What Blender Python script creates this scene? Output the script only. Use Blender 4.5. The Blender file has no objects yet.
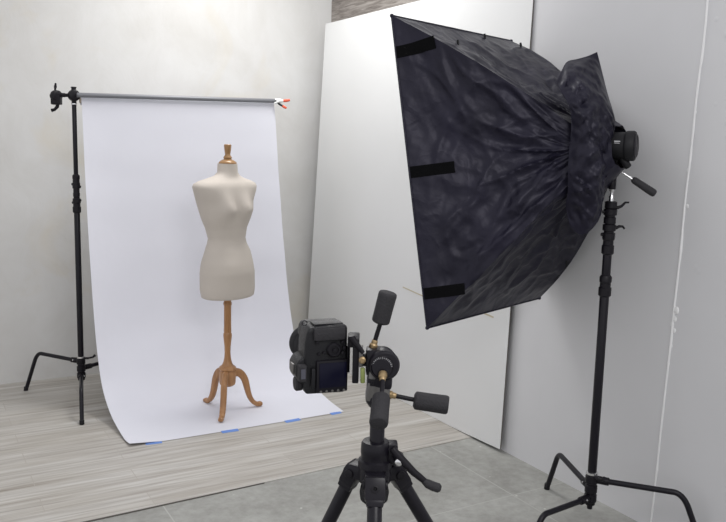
import bpy, bmesh, math, random
from mathutils import Vector, Matrix, noise
PI = math.pi
random.seed(4)
C = bpy.context.scene.collection
sc = bpy.context.scene
V = Vector

# ------------------------------------------------------------------ camera
cam_d = bpy.data.cameras.new('camera'); cam = bpy.data.objects.new('camera', cam_d); C.objects.link(cam)
cam_d.sensor_width = 36.0; cam_d.lens = 801.0/726*36; cam_d.clip_start = 0.05; cam_d.clip_end = 60
# orientation from the vanishing points of the room
down = V((225-363, 5700-261, 801.)).normalized()
yv = V((-101-363, 131-261, 801.)); yv = (yv - yv.dot(down)*down).normalized()
xv = yv.cross(-down)
R = Matrix((xv, yv, -down))                      # camera (x right, y down, z forward) -> world
cam.matrix_world = Matrix.Translation((0, 0, 1.7)) @ (R @ Matrix(((1,0,0),(0,-1,0),(0,0,-1)))).to_4x4()
sc.camera = cam

# ------------------------------------------------------------------ light
w = bpy.data.worlds.new('world'); sc.world = w; w.use_nodes = True
w.node_tree.nodes['Background'].inputs[0].default_value = (0.97, 0.97, 1.0, 1)
w.node_tree.nodes['Background'].inputs[1].default_value = 0.88
def area(name, loc, target, size, size_y, power, col):
    d = bpy.data.lights.new(name, 'AREA'); d.shape = 'RECTANGLE'; d.size = size; d.size_y = size_y; d.energy = power; d.color = col
    o = bpy.data.objects.new(name, d); C.objects.link(o); o.location = loc
    o.rotation_euler = (V(target)-V(loc)).to_track_quat('-Z', 'Y').to_euler()
    return o
area('ceiling_and_fill_light', (2.05, 4.65, 3.4), (1.8, 4.5, 0), 1.2, 0.7, 42, (1.0, 0.99, 0.975))
area('ceiling_and_fill_light', (1.0, -0.3, 3.1), (2.3, 2.2, 0.3), 1.5, 0.7, 32, (1.0, 0.985, 0.985))  # front fill added to lift the shaded right wall, no known lamp there
sc.view_settings.view_transform = 'Standard'; sc.view_settings.look = 'None'
sc.view_settings.gamma = 1; sc.view_settings.use_curve_mapping = False
sc.view_settings.exposure = -0.12

# ------------------------------------------------------------------ materials
def mat(name, col, rough=0.5, metal=0.0, spec=0.5, bump=0, bscale=50, var=0, vscale=8, sheen=0, coat=0):
    m = bpy.data.materials.new(name); m.use_nodes = True
    nt = m.node_tree; b = nt.nodes['Principled BSDF']
    b.inputs['Base Color'].default_value = (*col, 1); b.inputs['Roughness'].default_value = rough
    b.inputs['Metallic'].default_value = metal; b.inputs['Specular IOR Level'].default_value = spec
    b.inputs['Sheen Weight'].default_value = sheen; b.inputs['Coat Weight'].default_value = coat
    tc = nt.nodes.new('ShaderNodeTexCoord')
    if var:
        n = nt.nodes.new('ShaderNodeTexNoise'); n.inputs['Scale'].default_value = vscale; n.inputs['Detail'].default_value = 5
        nt.links.new(tc.outputs['Object'], n.inputs['Vector'])
        r = nt.nodes.new('ShaderNodeValToRGB')
        r.color_ramp.elements[0].position = 0.3; r.color_ramp.elements[1].position = 0.7
        r.color_ramp.elements[0].color = (*[c*(1-var) for c in col], 1); r.color_ramp.elements[1].color = (*[min(1, c*(1+var)) for c in col], 1)
        nt.links.new(n.outputs['Fac'], r.inputs['Fac']); nt.links.new(r.outputs['Color'], b.inputs['Base Color'])
    if bump:
        n = nt.nodes.new('ShaderNodeTexNoise'); n.inputs['Scale'].default_value = bscale; n.inputs['Detail'].default_value = 6
        nt.links.new(tc.outputs['Object'], n.inputs['Vector'])
        bp = nt.nodes.new('ShaderNodeBump'); bp.inputs['Strength'].default_value = bump; bp.inputs['Distance'].default_value = 0.01
        nt.links.new(n.outputs['Fac'], bp.inputs['Height']); nt.links.new(bp.outputs['Normal'], b.inputs['Normal'])
    return m

class NT:
    def __init__(s, m): s.t = m.node_tree; s.b = s.t.nodes['Principled BSDF']; s.tc = s.t.nodes.new('ShaderNodeTexCoord')
    def n(s, kind, **kw):
        x = s.t.nodes.new(kind)
        for k, v in kw.items():
            if k in x.inputs: x.inputs[k].default_value = v
            else: setattr(x, k, v)
        return x
    def l(s, a, b): s.t.links.new(a, b)
    def mapping(s, scale=(1,1,1), loc=(0,0,0), rot=(0,0,0)):
        m = s.n('ShaderNodeMapping'); m.inputs['Scale'].default_value = scale; m.inputs['Location'].default_value = loc; m.inputs['Rotation'].default_value = rot
        s.l(s.tc.outputs['Object'], m.inputs['Vector']); return m.outputs['Vector']
    def noise(s, vec, scale, detail=5, rough=0.5, dist=0):
        x = s.n('ShaderNodeTexNoise'); x.inputs['Scale'].default_value = scale; x.inputs['Detail'].default_value = detail
        x.inputs['Roughness'].default_value = rough; x.inputs['Distortion'].default_value = dist; s.l(vec, x.inputs['Vector']); return x.outputs['Fac']
    def ramp(s, fac, stops):
        r = s.n('ShaderNodeValToRGB'); e = r.color_ramp.elements
        e[0].position, e[0].color = stops[0][0], (*stops[0][1], 1); e[1].position, e[1].color = stops[-1][0], (*stops[-1][1], 1)
        for p, c in stops[1:-1]: k = e.new(p); k.color = (*c, 1)
        s.l(fac, r.inputs['Fac']); return r.outputs['Color']
    def mix(s, fac, a, b, mode='MIX'):
        x = s.n('ShaderNodeMix', data_type='RGBA', blend_type=mode)
        if isinstance(fac, float): x.inputs['Factor'].default_value = fac
        else: s.l(fac, x.inputs['Factor'])
        for i, q in ((6, a), (7, b)):
            if isinstance(q, tuple): x.inputs[i].default_value = (*q, 1)
            else: s.l(q, x.inputs[i])
        return x.outputs[2]
    def bump(s, h, strength, dist=0.01, prev=None):
        x = s.n('ShaderNodeBump'); x.inputs['Strength'].default_value = strength; x.inputs['Distance'].default_value = dist
        s.l(h, x.inputs['Height'])
        if prev: s.l(prev, x.inputs['Normal'])
        s.l(x.outputs['Normal'], s.b.inputs['Normal']); return x.outputs['Normal']

M = {}
# limewashed back wall
m = mat('limewashed_plaster', (.62, .6, .56), 0.9); t = NT(m)
v = t.mapping(); n1 = t.noise(v, 1.1, 6, .6, .6); n2 = t.noise(t.mapping((1, 1, .7)), 3.2, 8, .65, 1.0)
c1 = t.ramp(n1, [(.3, (.61, .60, .58)), (.5, (.655, .65, .635)), (.72, (.70, .70, .69))])
c2 = t.ramp(n2, [(.3, (.93, .925, .91)), (.6, (1, 1, 1))])
n3 = t.noise(t.mapping((1, 1, 1), (3, 1, 7)), 1.6, 4, .6, .8); c3 = t.ramp(n3, [(.56, (1, 1, 1)), (.74, (.985, .95, .88))])
t.l(t.mix(1.0, t.mix(0.8, c1, c2, 'MULTIPLY'), c3, 'MULTIPLY'), t.b.inputs['Base Color']); t.bump(n2, .25, .01); M['plaster'] = m
# painted right wall with faint blobs
m = mat('painted_drywall', (.6, .6, .61), 0.75); t = NT(m)
n1 = t.noise(t.mapping(), 1.5, 4); t.l(t.ramp(n1, [(.3, (.61, .61, .62)), (.7, (.65, .65, .66))]), t.b.inputs['Base Color'])
vo = t.n('ShaderNodeTexVoronoi'); vo.inputs['Scale'].default_value = 14; t.l(t.mapping(), vo.inputs['Vector'])
mask = t.noise(t.mapping((1, 1, 1), (5, 3, 2)), 2.2, 2)
sx = t.n('ShaderNodeSeparateXYZ'); t.l(t.tc.outputs['Object'], sx.inputs[0])
lt = t.n('ShaderNodeMath', operation='LESS_THAN'); t.l(sx.outputs['Y'], lt.inputs[0]); lt.inputs[1].default_value = 2.2
mr = t.ramp(vo.outputs['Distance'], [(.05, (1, 1, 1)), (.22, (0, 0, 0))]); mk = t.ramp(mask, [(.48, (0, 0, 0)), (.6, (1, 1, 1))])
pv = t.bump(t.noise(t.mapping(), 9, 5), .1, .01)
t.bump(t.mix(1.0, t.mix(1.0, mr, mk, 'MULTIPLY'), lt.outputs[0], 'MULTIPLY'), .35, .006, pv); M['drywall'] = m
# laminate boards running along X
m = mat('whitewashed_laminate', (.6, .56, .5), 0.5, spec=.4); t = NT(m)
br = t.n('ShaderNodeTexBrick'); br.inputs['Scale'].default_value = 1; br.inputs['Brick Width'].default_value = 1.25; br.inputs['Row Height'].default_value = .155
br.inputs['Mortar Size'].default_value = .0022; br.inputs['Mortar Smooth'].default_value = .2; br.offset = .37; br.inputs['Bias'].default_value = 0
br.inputs['Color1'].default_value = (.30, .30, .30, 1); br.inputs['Color2'].default_value = (.7, .7, .7, 1); br.inputs['Mortar'].default_value = (.5, .5, .5, 1)
t.l(t.mapping((1, 1, 1), (.3, .04, 0)), br.inputs['Vector'])
g1 = t.noise(t.mapping((1.0, 24, 1)), 1.5, 8, .6, .6); g2 = t.noise(t.mapping((2.5, 70, 1), (4, 2, 0)), 1.2, 5, .55, .3); g3 = t.noise(t.mapping((.8, 9, 1), (9, 5, 0)), 1.3, 3)
base = t.ramp(g1, [(.28, (.32, .295, .265)), (.42, (.46, .44, .41)), (.55, (.55, .535, .505)), (.75, (.64, .63, .61))])
fine = t.ramp(g2, [(.3, (.84, .82, .79)), (.55, (1, 1, 1))]); wide = t.ramp(g3, [(.35, (.86, .84, .81)), (.6, (1, 1, 1))])
tone = t.ramp(br.outputs['Color'], [(.3, (.91, .90, .89)), (.7, (1.0, 1.0, 1.0))])
cc = t.mix(1.0, t.mix(1.0, t.mix(1.0, base, fine, 'MULTIPLY'), wide, 'MULTIPLY'), tone, 'MULTIPLY')
t.l(t.mix(br.outputs['Fac'], cc, (.40, .37, .33)), t.b.inputs['Base Color']); t.bump(g1, .08, .004); M['laminate'] = m
# concrete slabs
m = mat('concrete_slabs', (.35, .35, .33), 0.6, spec=.4); t = NT(m)
br = t.n('ShaderNodeTexBrick'); br.inputs['Scale'].default_value = 1; br.inputs['Brick Width'].default_value = 1.555; br.inputs['Row Height'].default_value = 1.2
br.inputs['Mortar Size'].default_value = .004; br.inputs['Mortar Smooth'].default_value = .5; br.offset = 0
t.l(t.mapping((1, 1, 1), (-.982+1.555, -2.86+2.4, 0)), br.inputs['Vector'])
n1 = t.noise(t.mapping(), 2.0, 8, .65, .4); n2 = t.noise(t.mapping(), 22, 6, .7)
c1 = t.ramp(n1, [(.3, (.255, .25, .235)), (.5, (.33, .33, .31)), (.7, (.41, .41, .39))]); c2 = t.ramp(n2, [(.3, (.82, .82, .80)), (.65, (1.05, 1.05, 1.05))])
cc = t.mix(1.0, c1, c2, 'MULTIPLY')
sp = t.n('ShaderNodeTexVoronoi'); sp.inputs['Scale'].default_value = 7; t.l(t.mapping(), sp.inputs['Vector'])
cc = t.mix(t.ramp(sp.outputs['Distance'], [(.03, (1, 1, 1)), (.055, (0, 0, 0))]), cc, (.55, .55, .52))
t.l(t.mix(br.outputs['Fac'], cc, (.42, .42, .395)), t.b.inputs['Base Color']); t.bump(n2, .15, .004); M['concrete'] = m
# old planks behind the panel
m = mat('old_grey_wood', (.25, .22, .2), 0.85); t = NT(m)
g = t.noise(t.mapping((1, 1.5, 16)), 2.2, 8, .65, 1.2); t.l(t.ramp(g, [(.3, (.10, .085, .075)), (.5, (.24, .215, .195)), (.75, (.42, .39, .36))]), t.b.inputs['Base Color']); t.bump(g, .5); M['old_wood'] = m
# foam board
m = mat('white_board_face', (.8, .81, .81), 0.6); t = NT(m)
n1 = t.noise(t.mapping(), .9, 3); t.l(t.ramp(n1, [(.35, (.69, .695, .69)), (.65, (.73, .735, .73))]), t.b.inputs['Base Color'])
t.bump(t.noise(t.mapping((1, 1, .3)), 5, 3), .08, .01); M['board'] = m
M['board_edge'] = mat('board_cut_edge', (.12, .11, .10), .9)  # on the leaning board this dark tone paints in the edge's shadow
M['paper'] = mat('white_seamless_paper', (.72, .725, .785), .8, bump=.25, bscale=5, var=.012, vscale=3)
M['alu'] = mat('grey_aluminium', (.20, .205, .22), .5, .4)
M['core'] = mat('cardboard_core', (.45, .38, .3), .9)
M['black_metal'] = mat('black_painted_metal', (.007, .006, .009), .42, 0, spec=.25, bump=.05, bscale=300)
M['black_tube'] = mat('black_steel_tube', (.008, .007, .011), .33, 0, spec=.28)
M['black_matte'] = mat('black_matte_plastic', (.009, .009, .011), .55, spec=.3)
M['knob'] = mat('dark_rubber_grip', (.030, .029, .032), .65, spec=.25, bump=.3, bscale=260)
M['chrome'] = mat('chrome_steel', (.75, .75, .76), .18, 1)
M['brass'] = mat('brass', (.36, .26, .14), .45, .7)
M['cast'] = mat('grey_cast_metal', (.008, .007, .011), .36, 0, spec=.28)
M['greysteel'] = mat('scuffed_grey_metal', (.16, .155, .15), .4, .7)
M['canvas'] = mat('cream_canvas', (.56, .51, .455), .9, bump=.25, bscale=420, var=.02, vscale=4)
m = mat('varnished_oak', (.42, .22, .10), .4, coat=.2); t = NT(m)
g = t.noise(t.mapping((9, 9, 1.2)), 4, 7, .6, .6); t.l(t.ramp(g, [(.3, (.27, .125, .045)), (.55, (.38, .19, .075)), (.75, (.46, .25, .11))]), t.b.inputs['Base Color']); M['oak'] = m
M['gilt'] = mat('golden_wood', (.33, .18, .07), .35, .1, coat=.3)
M['blue'] = mat('blue_masking_tape', (.15, .28, .66), .7)
m = mat('black_nylon', (.008, .008, .016), .42, spec=.29); t = NT(m)
nz = t.noise(t.mapping((1, 1, 1)), 5, 5, .5, .4)
wn = t.n('ShaderNodeTexNoise'); wn.inputs['Scale'].default_value = 3.5; wn.inputs['Detail'].default_value = 3; t.l(t.mapping(), wn.inputs['Vector'])
wv_ = t.n('ShaderNodeVectorMath', operation='MULTIPLY_ADD'); t.l(wn.outputs['Color'], wv_.inputs[0]); wv_.inputs[1].default_value = (.5, .5, .5); t.l(t.mapping(), wv_.inputs[2])
def crumple(scale):
    x = t.n('ShaderNodeTexVoronoi'); x.inputs['Scale'].default_value = scale; t.l(wv_.outputs[0], x.inputs['Vector']); return x.outputs['Distance']
t.l(t.ramp(nz, [(.3, (.0075, .0070, .0135)), (.7, (.013, .012, .023))]), t.b.inputs['Base Color'])
t.b.inputs['Specular Tint'].default_value = (.88, .86, 1.0, 1)
b1 = t.bump(crumple(4.0), .24, .05); b2 = t.bump(crumple(11), .16, .016, b1); t.bump(nz, .4, .02, b2); M['nylon'] = m
M['velcro'] = mat('black_velcro', (.004, .004, .0045), .95, spec=.08, bump=.4, bscale=500)
M['diffuser'] = mat('white_diffusion_cloth', (.8, .8, .8), .9)
M['screen'] = mat('dark_lcd_glass', (.003, .003, .014), .3, spec=.2)
M['cam_body'] = mat('black_textured_camera_shell', (.006, .006, .008), .30, spec=.36, bump=.3, bscale=500)
M['glass'] = mat('coated_lens_glass', (.02, .02, .04), .03, coat=1)
M['green'] = mat('green_spirit_level', (.22, .26, .08), .2)
M['red'] = mat('red_orange_rubber', (.75, .12, .06), .5)
M['white_pl'] = mat('white_plastic', (.8, .82, .8), .4)
M['label'] = mat('white_marking', (.6, .6, .62), .5)
M['seam'] = mat('white_seam_tape', (.78, .78, .78), .7, bump=.5, bscale=30)
M['pencil'] = mat('yellowish_scuff', (.52, .46, .33), .9)

# ------------------------------------------------------------------ mesh helpers (world coordinates in, object-local out)
class MB:
    def __init__(s): s.bm = bmesh.new()
    def grid(s, rows, close_u=False, close_v=False, caps=False):
        vs = [[s.bm.verts.new(p) for p in r] for r in rows]
        n, k = len(vs), len(vs[0])
        for i in range(n if close_v else n-1):
            for j in range(k if close_u else k-1):
                a, b, c_, d = vs[i][j], vs[i][(j+1) % k], vs[(i+1) % n][(j+1) % k], vs[(i+1) % n][j]
                try: s.bm.faces.new((a, b, c_, d))
                except ValueError: pass
        if caps:
            s.bm.faces.new(list(reversed(vs[0]))); s.bm.faces.new(vs[-1])
        return s
    def tube(s, pts, r, seg=16, caps=True):
        pts = [V(p) for p in pts]; rs = r if isinstance(r, (list, tuple)) else [r]*len(pts)
        rows = []; up = None
        for i, p in enumerate(pts):
            d = (pts[min(i+1, len(pts)-1)] - pts[max(i-1, 0)]).normalized()
            if up is None:
                up = d.orthogonal().normalized()
            else:
                up = (up - up.dot(d)*d).normalized()
            sd = d.cross(up)
            rows.append([p + (up*math.cos(2*PI*j/seg) + sd*math.sin(2*PI*j/seg))*rs[i] for j in range(seg)])
        return s.grid(rows, close_u=True, caps=caps)
    def cyl(s, a, b, r, seg=24, bev=0.0):
        a, b = V(a), V(b); L = (b-a).length; d = (b-a)/L
        if bev: return s.tube([a, a+d*bev*.3, a+d*bev, b-d*bev, b-d*bev*.3, b], [r-bev, r-bev*.3, r, r, r-bev*.3, r-bev], seg)
        return s.tube([a, b], r, seg)
    def lathe(s, c, prof, axis=(0, 0, 1), seg=32, caps=True):
        c = V(c); a = V(axis).normalized(); u = a.orthogonal().normalized(); w_ = a.cross(u)
        rows = [[c + a*z + (u*math.cos(2*PI*j/seg)+w_*math.sin(2*PI*j/seg))*r for j in range(seg)] for r, z in prof]
        return s.grid(rows, close_u=True, caps=caps)
    def box(s, c, size, rot=None, bev=0.0, seg=2):
        b2 = bmesh.new(); bmesh.ops.create_cube(b2, size=1)
        for v in b2.verts: v.co = V((v.co.x*size[0], v.co.y*size[1], v.co.z*size[2]))
        if bev: bmesh.ops.bevel(b2, geom=list(b2.edges), offset=bev, segments=seg, profile=.6, affect='EDGES')
        mt = Matrix.Translation(c) @ (rot.to_4x4() if rot else Matrix())
        mp = {v: s.bm.verts.new(mt @ v.co) for v in b2.verts}
        for f in b2.faces: s.bm.faces.new([mp[v] for v in f.verts])
        b2.free(); return s
    def sphere(s, c, r, seg=20, sc_=(1, 1, 1), rot=None):
        rows = []
        for i in range(1, seg//2):
            t_ = PI*i/(seg//2)
            rows.append([V((math.sin(t_)*math.cos(2*PI*j/seg)*sc_[0], math.sin(t_)*math.sin(2*PI*j/seg)*sc_[1], -math.cos(t_)*sc_[2]))*r for j in range(seg)])
        rows = [[V(c) + ((rot @ p) if rot else p) for p in q] for q in rows]
        return s.grid(rows, close_u=True, caps=True)
    def prism(s, poly, vec):
        poly = [V(p) for p in poly]; vec = V(vec)
        a = [s.bm.verts.new(p) for p in poly]; b = [s.bm.verts.new(p+vec) for p in poly]; n = len(a)
        s.bm.faces.new(list(reversed(a))); s.bm.faces.new(b)
        for i in range(n): s.bm.faces.new((a[i], a[(i+1) % n], b[(i+1) % n], b[i]))
        return s
    def torus(s, c, axis, R_, r, seg=40, seg2=10):
        c = V(c); a = V(axis).normalized(); u = a.orthogonal().normalized(); w_ = a.cross(u); rows = []
        for i in range(seg):
            t_ = 2*PI*i/seg; d = u*math.cos(t_)+w_*math.sin(t_)
            rows.append([c + d*(R_+r*math.cos(2*PI*j/seg2)) + a*r*math.sin(2*PI*j/seg2) for j in range(seg2)])
        return s.grid(rows, close_u=True, close_v=True)

ROOT = {}
def wm(o):
    m_ = Matrix.LocRotScale(o.location, o.rotation_euler, o.scale)
    return wm(o.parent) @ m_ if o.parent else m_
def obj(name, mb, material, parent=None, label=None, sharp=35, base=None, solid=0, sub=0, local=False):
    bm = mb.bm; bmesh.ops.recalc_face_normals(bm, faces=bm.faces)
    if parent is not None:
        if not local: bm.transform(wm(parent).inverted())
    elif base is not None and not local: bm.transform(Matrix.Translation(-V(base)))
    me = bpy.data.meshes.new(name); bm.to_mesh(me); bm.free()
    me.polygons.foreach_set('use_smooth', [True]*len(me.polygons)); me.set_sharp_from_angle(angle=math.radians(sharp))
    for q in (material if isinstance(material, list) else [material]): me.materials.append(q)
    o = bpy.data.objects.new(name, me); C.objects.link(o)
    if parent is not None: o.parent = parent
    elif base is not None: o.location = base
    if label: o['label'] = label
    if solid:
        k = o.modifiers.new('thickness', 'SOLIDIFY'); k.thickness = solid; k.offset = 0
        k = o.modifiers.new('crisp_rim', 'EDGE_SPLIT'); k.split_angle = math.radians(60)
    if sub:
        k = o.modifiers.new('smooth', 'SUBSURF'); k.levels = k.render_levels = sub
    return o
def thing(name, label, cat, loc, rotz=0, group=None):
    o = bpy.data.objects.new(name, None); C.objects.link(o); o.empty_display_size = .1
    o.location = loc; o.rotation_euler = (0, 0, rotz); o['label'] = label; o['category'] = cat
    if group: o['group'] = group
    return o
def struct(name, mb, m_, label=None, **k):
    o = obj(name, mb, m_, **k); o['kind'] = 'structure'
    if label: o['label'] = label
    return o

# ------------------------------------------------------------------ the room
WX = 2.872; WY = 5.81; WD = 3.02
struct('floor', MB().box((.31, 1.6, -.06), (5.42, 8.42, .12)), M['concrete'], 'grey concrete slab floor')
struct('floor', MB().prism([(-2.4, 3.415, 0), (WD, 3.585, 0), (WD, WY, 0), (-2.4, WY, 0)], (0, 0, .004)), M['laminate'], 'whitewashed oak laminate laid over the concrete')
struct('trim_1', MB().prism([(-.3, 3.468, 0), (1.5, 3.530, 0), (1.5, 3.534, 0), (-.3, 3.482, 0)], (0, 0, .0046)), M['board_edge'], 'dark edge strip along the laminate')
struct('wall_back', MB().box((.31, WY+.06, 1.75), (5.66, .12, 3.5)), M['plaster'], 'pale limewashed plaster wall')
struct('wall_right', MB().box((WX+.134, .85, 1.75), (.268, 6.9, 3.5)), M['drywall'], 'white painted drywall')
struct('wall_right', MB().box((WD+.06, (4.3+WY)/2, 1.75), (.12, WY-4.3, 3.5)), M['drywall'], 'recessed stretch of wall behind the white board')
# old wood above the leaning board
mb = MB()
for k, (z0, z1) in enumerate(((2.42, 2.605), (2.61, 2.80), (2.805, 3.0), (3.005, 3.2))):
    mb.box((WD-.006-.002*(k % 2), (4.305+WY)/2, (z0+z1)/2), (.012, WY-4.31, z1-z0), bev=.002, seg=1)
struct('trim_2', mb, M['old_wood'], 'weathered grey wood planks high on the wall above the white board')
# seam of joint tape on the right wall, rough edged
mb = MB(); rows = []
for i in range(121):
    z = 3.4*i/120
    wv = .0055+.0026*noise.noise(V((1, 2, z*17))); y0 = 2.302-.028*z+.006*noise.noise(V((5, 1, z*3)))
    blob = .010*max(0, noise.noise(V((8, 8, z*5)))-.25)*2
    rows.append([(WX+.001, y0-wv-blob, z), (WX-.005, y0-wv*.4, z), (WX-.005, y0+wv*.4, z), (WX+.001, y0+wv, z)])
mb.grid(rows); struct('trim_3', mb, M['seam'], 'rough white vertical seam on the right wall')
mb = MB()
for dy, z, r in ((-.012, 1.02, .014), (-.008, .98, .011), (.002, .955, .010), (-.012, .93, .009), (.004, 1.62, .008), (.0, 1.86, .007), (-.004, .86, .008), (-.010, 1.47, .008), (0, .78, .008)):
    y = 2.302-.028*z+dy
    mb.sphere((WX, y, z), r, 12, (.35, 1, 1.3))
struct('trim_4', mb, M['seam'], 'lumps of dried filler beside the wall seam')

# tall white board leaning on the right wall
Y0, Y1, HB = 3.315, 5.60, 2.588
def lean(y, z, off): return V((2.832 + .022*z/HB + off + .008*(1-(y-Y0)/(Y1-Y0))*(z/HB) - .03*max(0, (y-Y0)/(Y1-Y0))*(1-z/HB), y, z))
mb = MB(); N1, N2 = 16, 24
def by(y, z): # front corner slants a little, bottom corner is chipped
    return y
fr, bk = [], []
for i in range(N2+1):
    a, b = [], []
    for j in range(N1+1):
        y = Y0 + .005 + (Y1-Y0)*j/N1 - (.045*i/N2)*(1-j/N1) + .14*(1-i/N2)*(j/N1); z = .0055 + (HB-.0055)*i/N2
        if i == 0 and j <= 2: z += .012*(2-j)/2+.004
        a.append(lean(y, z, 0)); b.append(lean(y, z, .007))
    fr.append(a); bk.append(b)
root = thing('display_board', 'tall white board leaning against the right wall behind the softbox', 'board', (2.835, 4.4, .011))
mb.grid(fr); fa = obj('board_face', mb, M['board'], root, solid=.0008)
mb = MB()
rows = [[bk[i][j] for j in range(N1+1)] for i in range(N2+1)]; mb.grid(rows)
edge = [(fr[i][0], bk[i][0]) for i in range(N2, -1, -1)]+[(fr[0][j], bk[0][j]) for j in range(1, N1+1)]+[(fr[i][N1], bk[i][N1]) for i in range(1, N2+1)]+[(fr[N2][j], bk[N2][j]) for j in range(N1-1, -1, -1)]
mb.grid([[e[0] for e in edge], [e[1] for e in edge]]); obj('board_core', mb, M['board_edge'], root, label='cut edge of the board, its shadow put into the dark colour')
def scuff(a, b, wd):
    a, b = V(a), V(b); n_ = V((0, (b-a).z, -(b-a).y)).normalized()*wd/2
    return MB().prism([a-n_, b-n_, b+n_, a+n_], (-.0012, 0, 0))
def bp(y, z): p = lean(y, z, -.0006); return p
obj('scuff_mark', scuff(bp(4.37, .768), bp(4.12, .748), .007), M['pencil'], root, label='thin yellowish scuff line')
obj('scuff_mark', scuff(bp(3.58, .763), bp(3.44, .752), .009), M['pencil'], root, label='short yellowish scuff line')

# ------------------------------------------------------------------ C-stands
UP0 = V((0, 0, 1))
def cstand(name, label, c, feet, hubs, secs, lever_dirs):
    """c: base centre, feet: [(x, y)], hubs: z of each leg, secs: [(z0, z1, r)] column sections, widest first"""
    root = thing(name, label, 'light stand', (c[0], c[1], 0))
    cx, cy = c; z0 = min(hubs)-.035; z1 = max(hubs)+.03
    for (fx, fy), hz in zip(feet, hubs):
        d = V((fx-cx, fy-cy, 0)); L = d.length; d.normalize()
        P = lambda r, z: V((cx, cy, 0)) + d*r + V((0, 0, z))
        pts = [P(.022, hz), P(.06, hz)] + [P(.06+(L*.70-.06)*k/4, hz+.012*k/4) for k in range(1, 5)]
        b0 = P(L*.70, hz+.012); b1 = P(L*.775, hz+.008); b2 = P(L*.82, hz-.045)
        for k in range(1, 8):
            s_ = k/7; pts.append(b0*(1-s_)**2+b1*2*s_*(1-s_)+b2*s_*s_)
        pts.append(P(L, .006))
        leg = obj('leg', MB().tube(pts, .0125, 16), M['black_tube'], root)
        obj('foot_cap', MB().cyl(P(L*.992, .03), P(L+.001, 0), .0145, 16, .002), M['black_matte'], leg)
        obj('socket_bolt', MB().cyl(P(.050, hz)-V((d.y, -d.x, 0))*.012+UP0*.004, P(.050, hz)-V((d.y, -d.x, 0))*.0205+UP0*.004, .0045, 12, .001), M['chrome'], leg, label='steel bolt')
        obj('leg_socket', MB().cyl(P(.018, hz), P(.075, hz), .0175, 18, .003), M['black_metal'], leg)
    mb = MB(); hz_ = sorted(hubs)
    for k, hz in enumerate(hz_): mb.lathe((cx, cy, hz), [(.022, -.022), (.027, -.018), (.027, .012), (.022, .016)], seg=28)
    mb.cyl((cx, cy, z0), (cx, cy, z1), .022, 24, .003); mb.cyl((cx, cy, z0-.02), (cx, cy, z0), .012, 16, .002)
    obj('leg_hub', mb, M['black_metal'], root)
    obj('hub_ring', MB().lathe((cx, cy, z1), [(.021, -.010), (.0255, -.008), (.0255, .001), (.021, .003)], seg=26), M['chrome'], root, label='bare steel ring on the leg hub')
    a = lever_dirs[0]
    mb = MB(); mb.cyl((cx, cy, z1-.012), V((cx, cy, z1-.012))+V(a)*.05, .007, 12); mb.tube([V((cx, cy, z1-.012))+V(a)*.045, V((cx, cy, z1-.005))+V(a)*.075, V((cx, cy, z1+.008))+V(a)*.09], [.006, .006, .009], 12)
    mb.sphere(V((cx, cy, z1+.005)), .016, 14); obj('leg_lock_lever', mb, M['cast'], root)
    for k, (za, zb, r) in enumerate(secs):
        obj('column_section', MB().cyl((cx, cy, za), (cx, cy, zb), r, 24, .001), M['black_tube'], root)
        if k:
            r0 = secs[k-1][2]; obj('collar', MB().lathe((cx, cy, za), [(r0+.001, -.05), (r0+.007, -.044), (r0+.007, -.012), (r0+.003, -.008), (r0+.003, .01), (r0+.006, .014), (r0+.006, .034), (r+.002, .042)], seg=24), M['black_metal'], root)
    return root

RT = V((.868, -.496, 0)); AW = V((.496, .868, 0)); UP = V((0, 0, 1))       # across the view, away from the viewer, up
# left stand beside the paper
LC = (.945, 5.25)
ls = cstand('light_stand', 'black steel stand at the left edge of the white paper backdrop, holding up its crossbar', LC,
            [(.65, 5.60), (.855, 4.775), (1.39, 5.44)], [.262, .17, .215],
            [(.17, 1.29, .0185), (1.27, 1.44, .0165), (1.42, 1.93, .0138)], [V((.9, -.4, 0)).normalized(), RT, -RT])
# extra detail on the mid joint
mb = MB(); 
for z, r in ((1.27, .022), (1.30, .024), (1.335, .021), (1.385, .023), (1.42, .021)): mb.lathe((*LC, z), [(.018, -.014), (r, -.01), (r, .01), (.018, .014)], seg=20)
mb.cyl((*LC, 1.26), (*LC, 1.45), .019, 20)
for s_, z in ((-1, 1.285), (1, 1.30), (-1, 1.40), (1, 1.385)):
    q = V((*LC, z)); mb.cyl(q, q+RT*.029*s_, .008, 10, .002)
obj('joint_casting', mb, M['black_metal'], ls)
# right stand carrying the light
RC = (2.568, 2.389)
rs = cstand('light_stand', 'black steel stand at the right wall, carrying the large black softbox', RC,
            [(2.74, 2.838), (2.125, 2.312), (2.842, 1.985)], [.222, .18, .265],
            [(.17, 1.15, .0195), (1.13, 1.33, .0185), (1.31, 1.475, .0165)], [V((-.2, -1, 0)).normalized(), -RT, RT])
mb = MB()
mb.cyl((*RC, 1.325), (*RC, 1.48), .021, 20)
for z, r in ((1.34, .026), (1.375, .0275), (1.405, .025), (1.44, .0275), (1.47, .025)): mb.lathe((*RC, z), [(.018, -.016), (r, -.012), (r, .012), (.018, .016)], seg=22)
for s_, z in ((1, 1.46), (1, 1.375), (-1, 1.44), (-1, 1.345)):
    q = V((*RC, z)); mb.cyl(q, q+RT*.033*s_, .007, 10)
q = V((*RC, 1.46))+RT*.030; mb.tube([q, q+RT*.015+UP*.006, q+RT*.03+UP*.022, q+RT*.045+UP*.022], [.007, .006, .005, .004], 10)
q = V((*RC, 1.375))+RT*.030; mb.tube([q, q+RT*.012+UP*.006, q+RT*.026+UP*.006, q+RT*.034-UP*.004], [.007, .006, .005, .004], 10)
obj('joint_casting', mb, M['black_metal'], rs)
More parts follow.
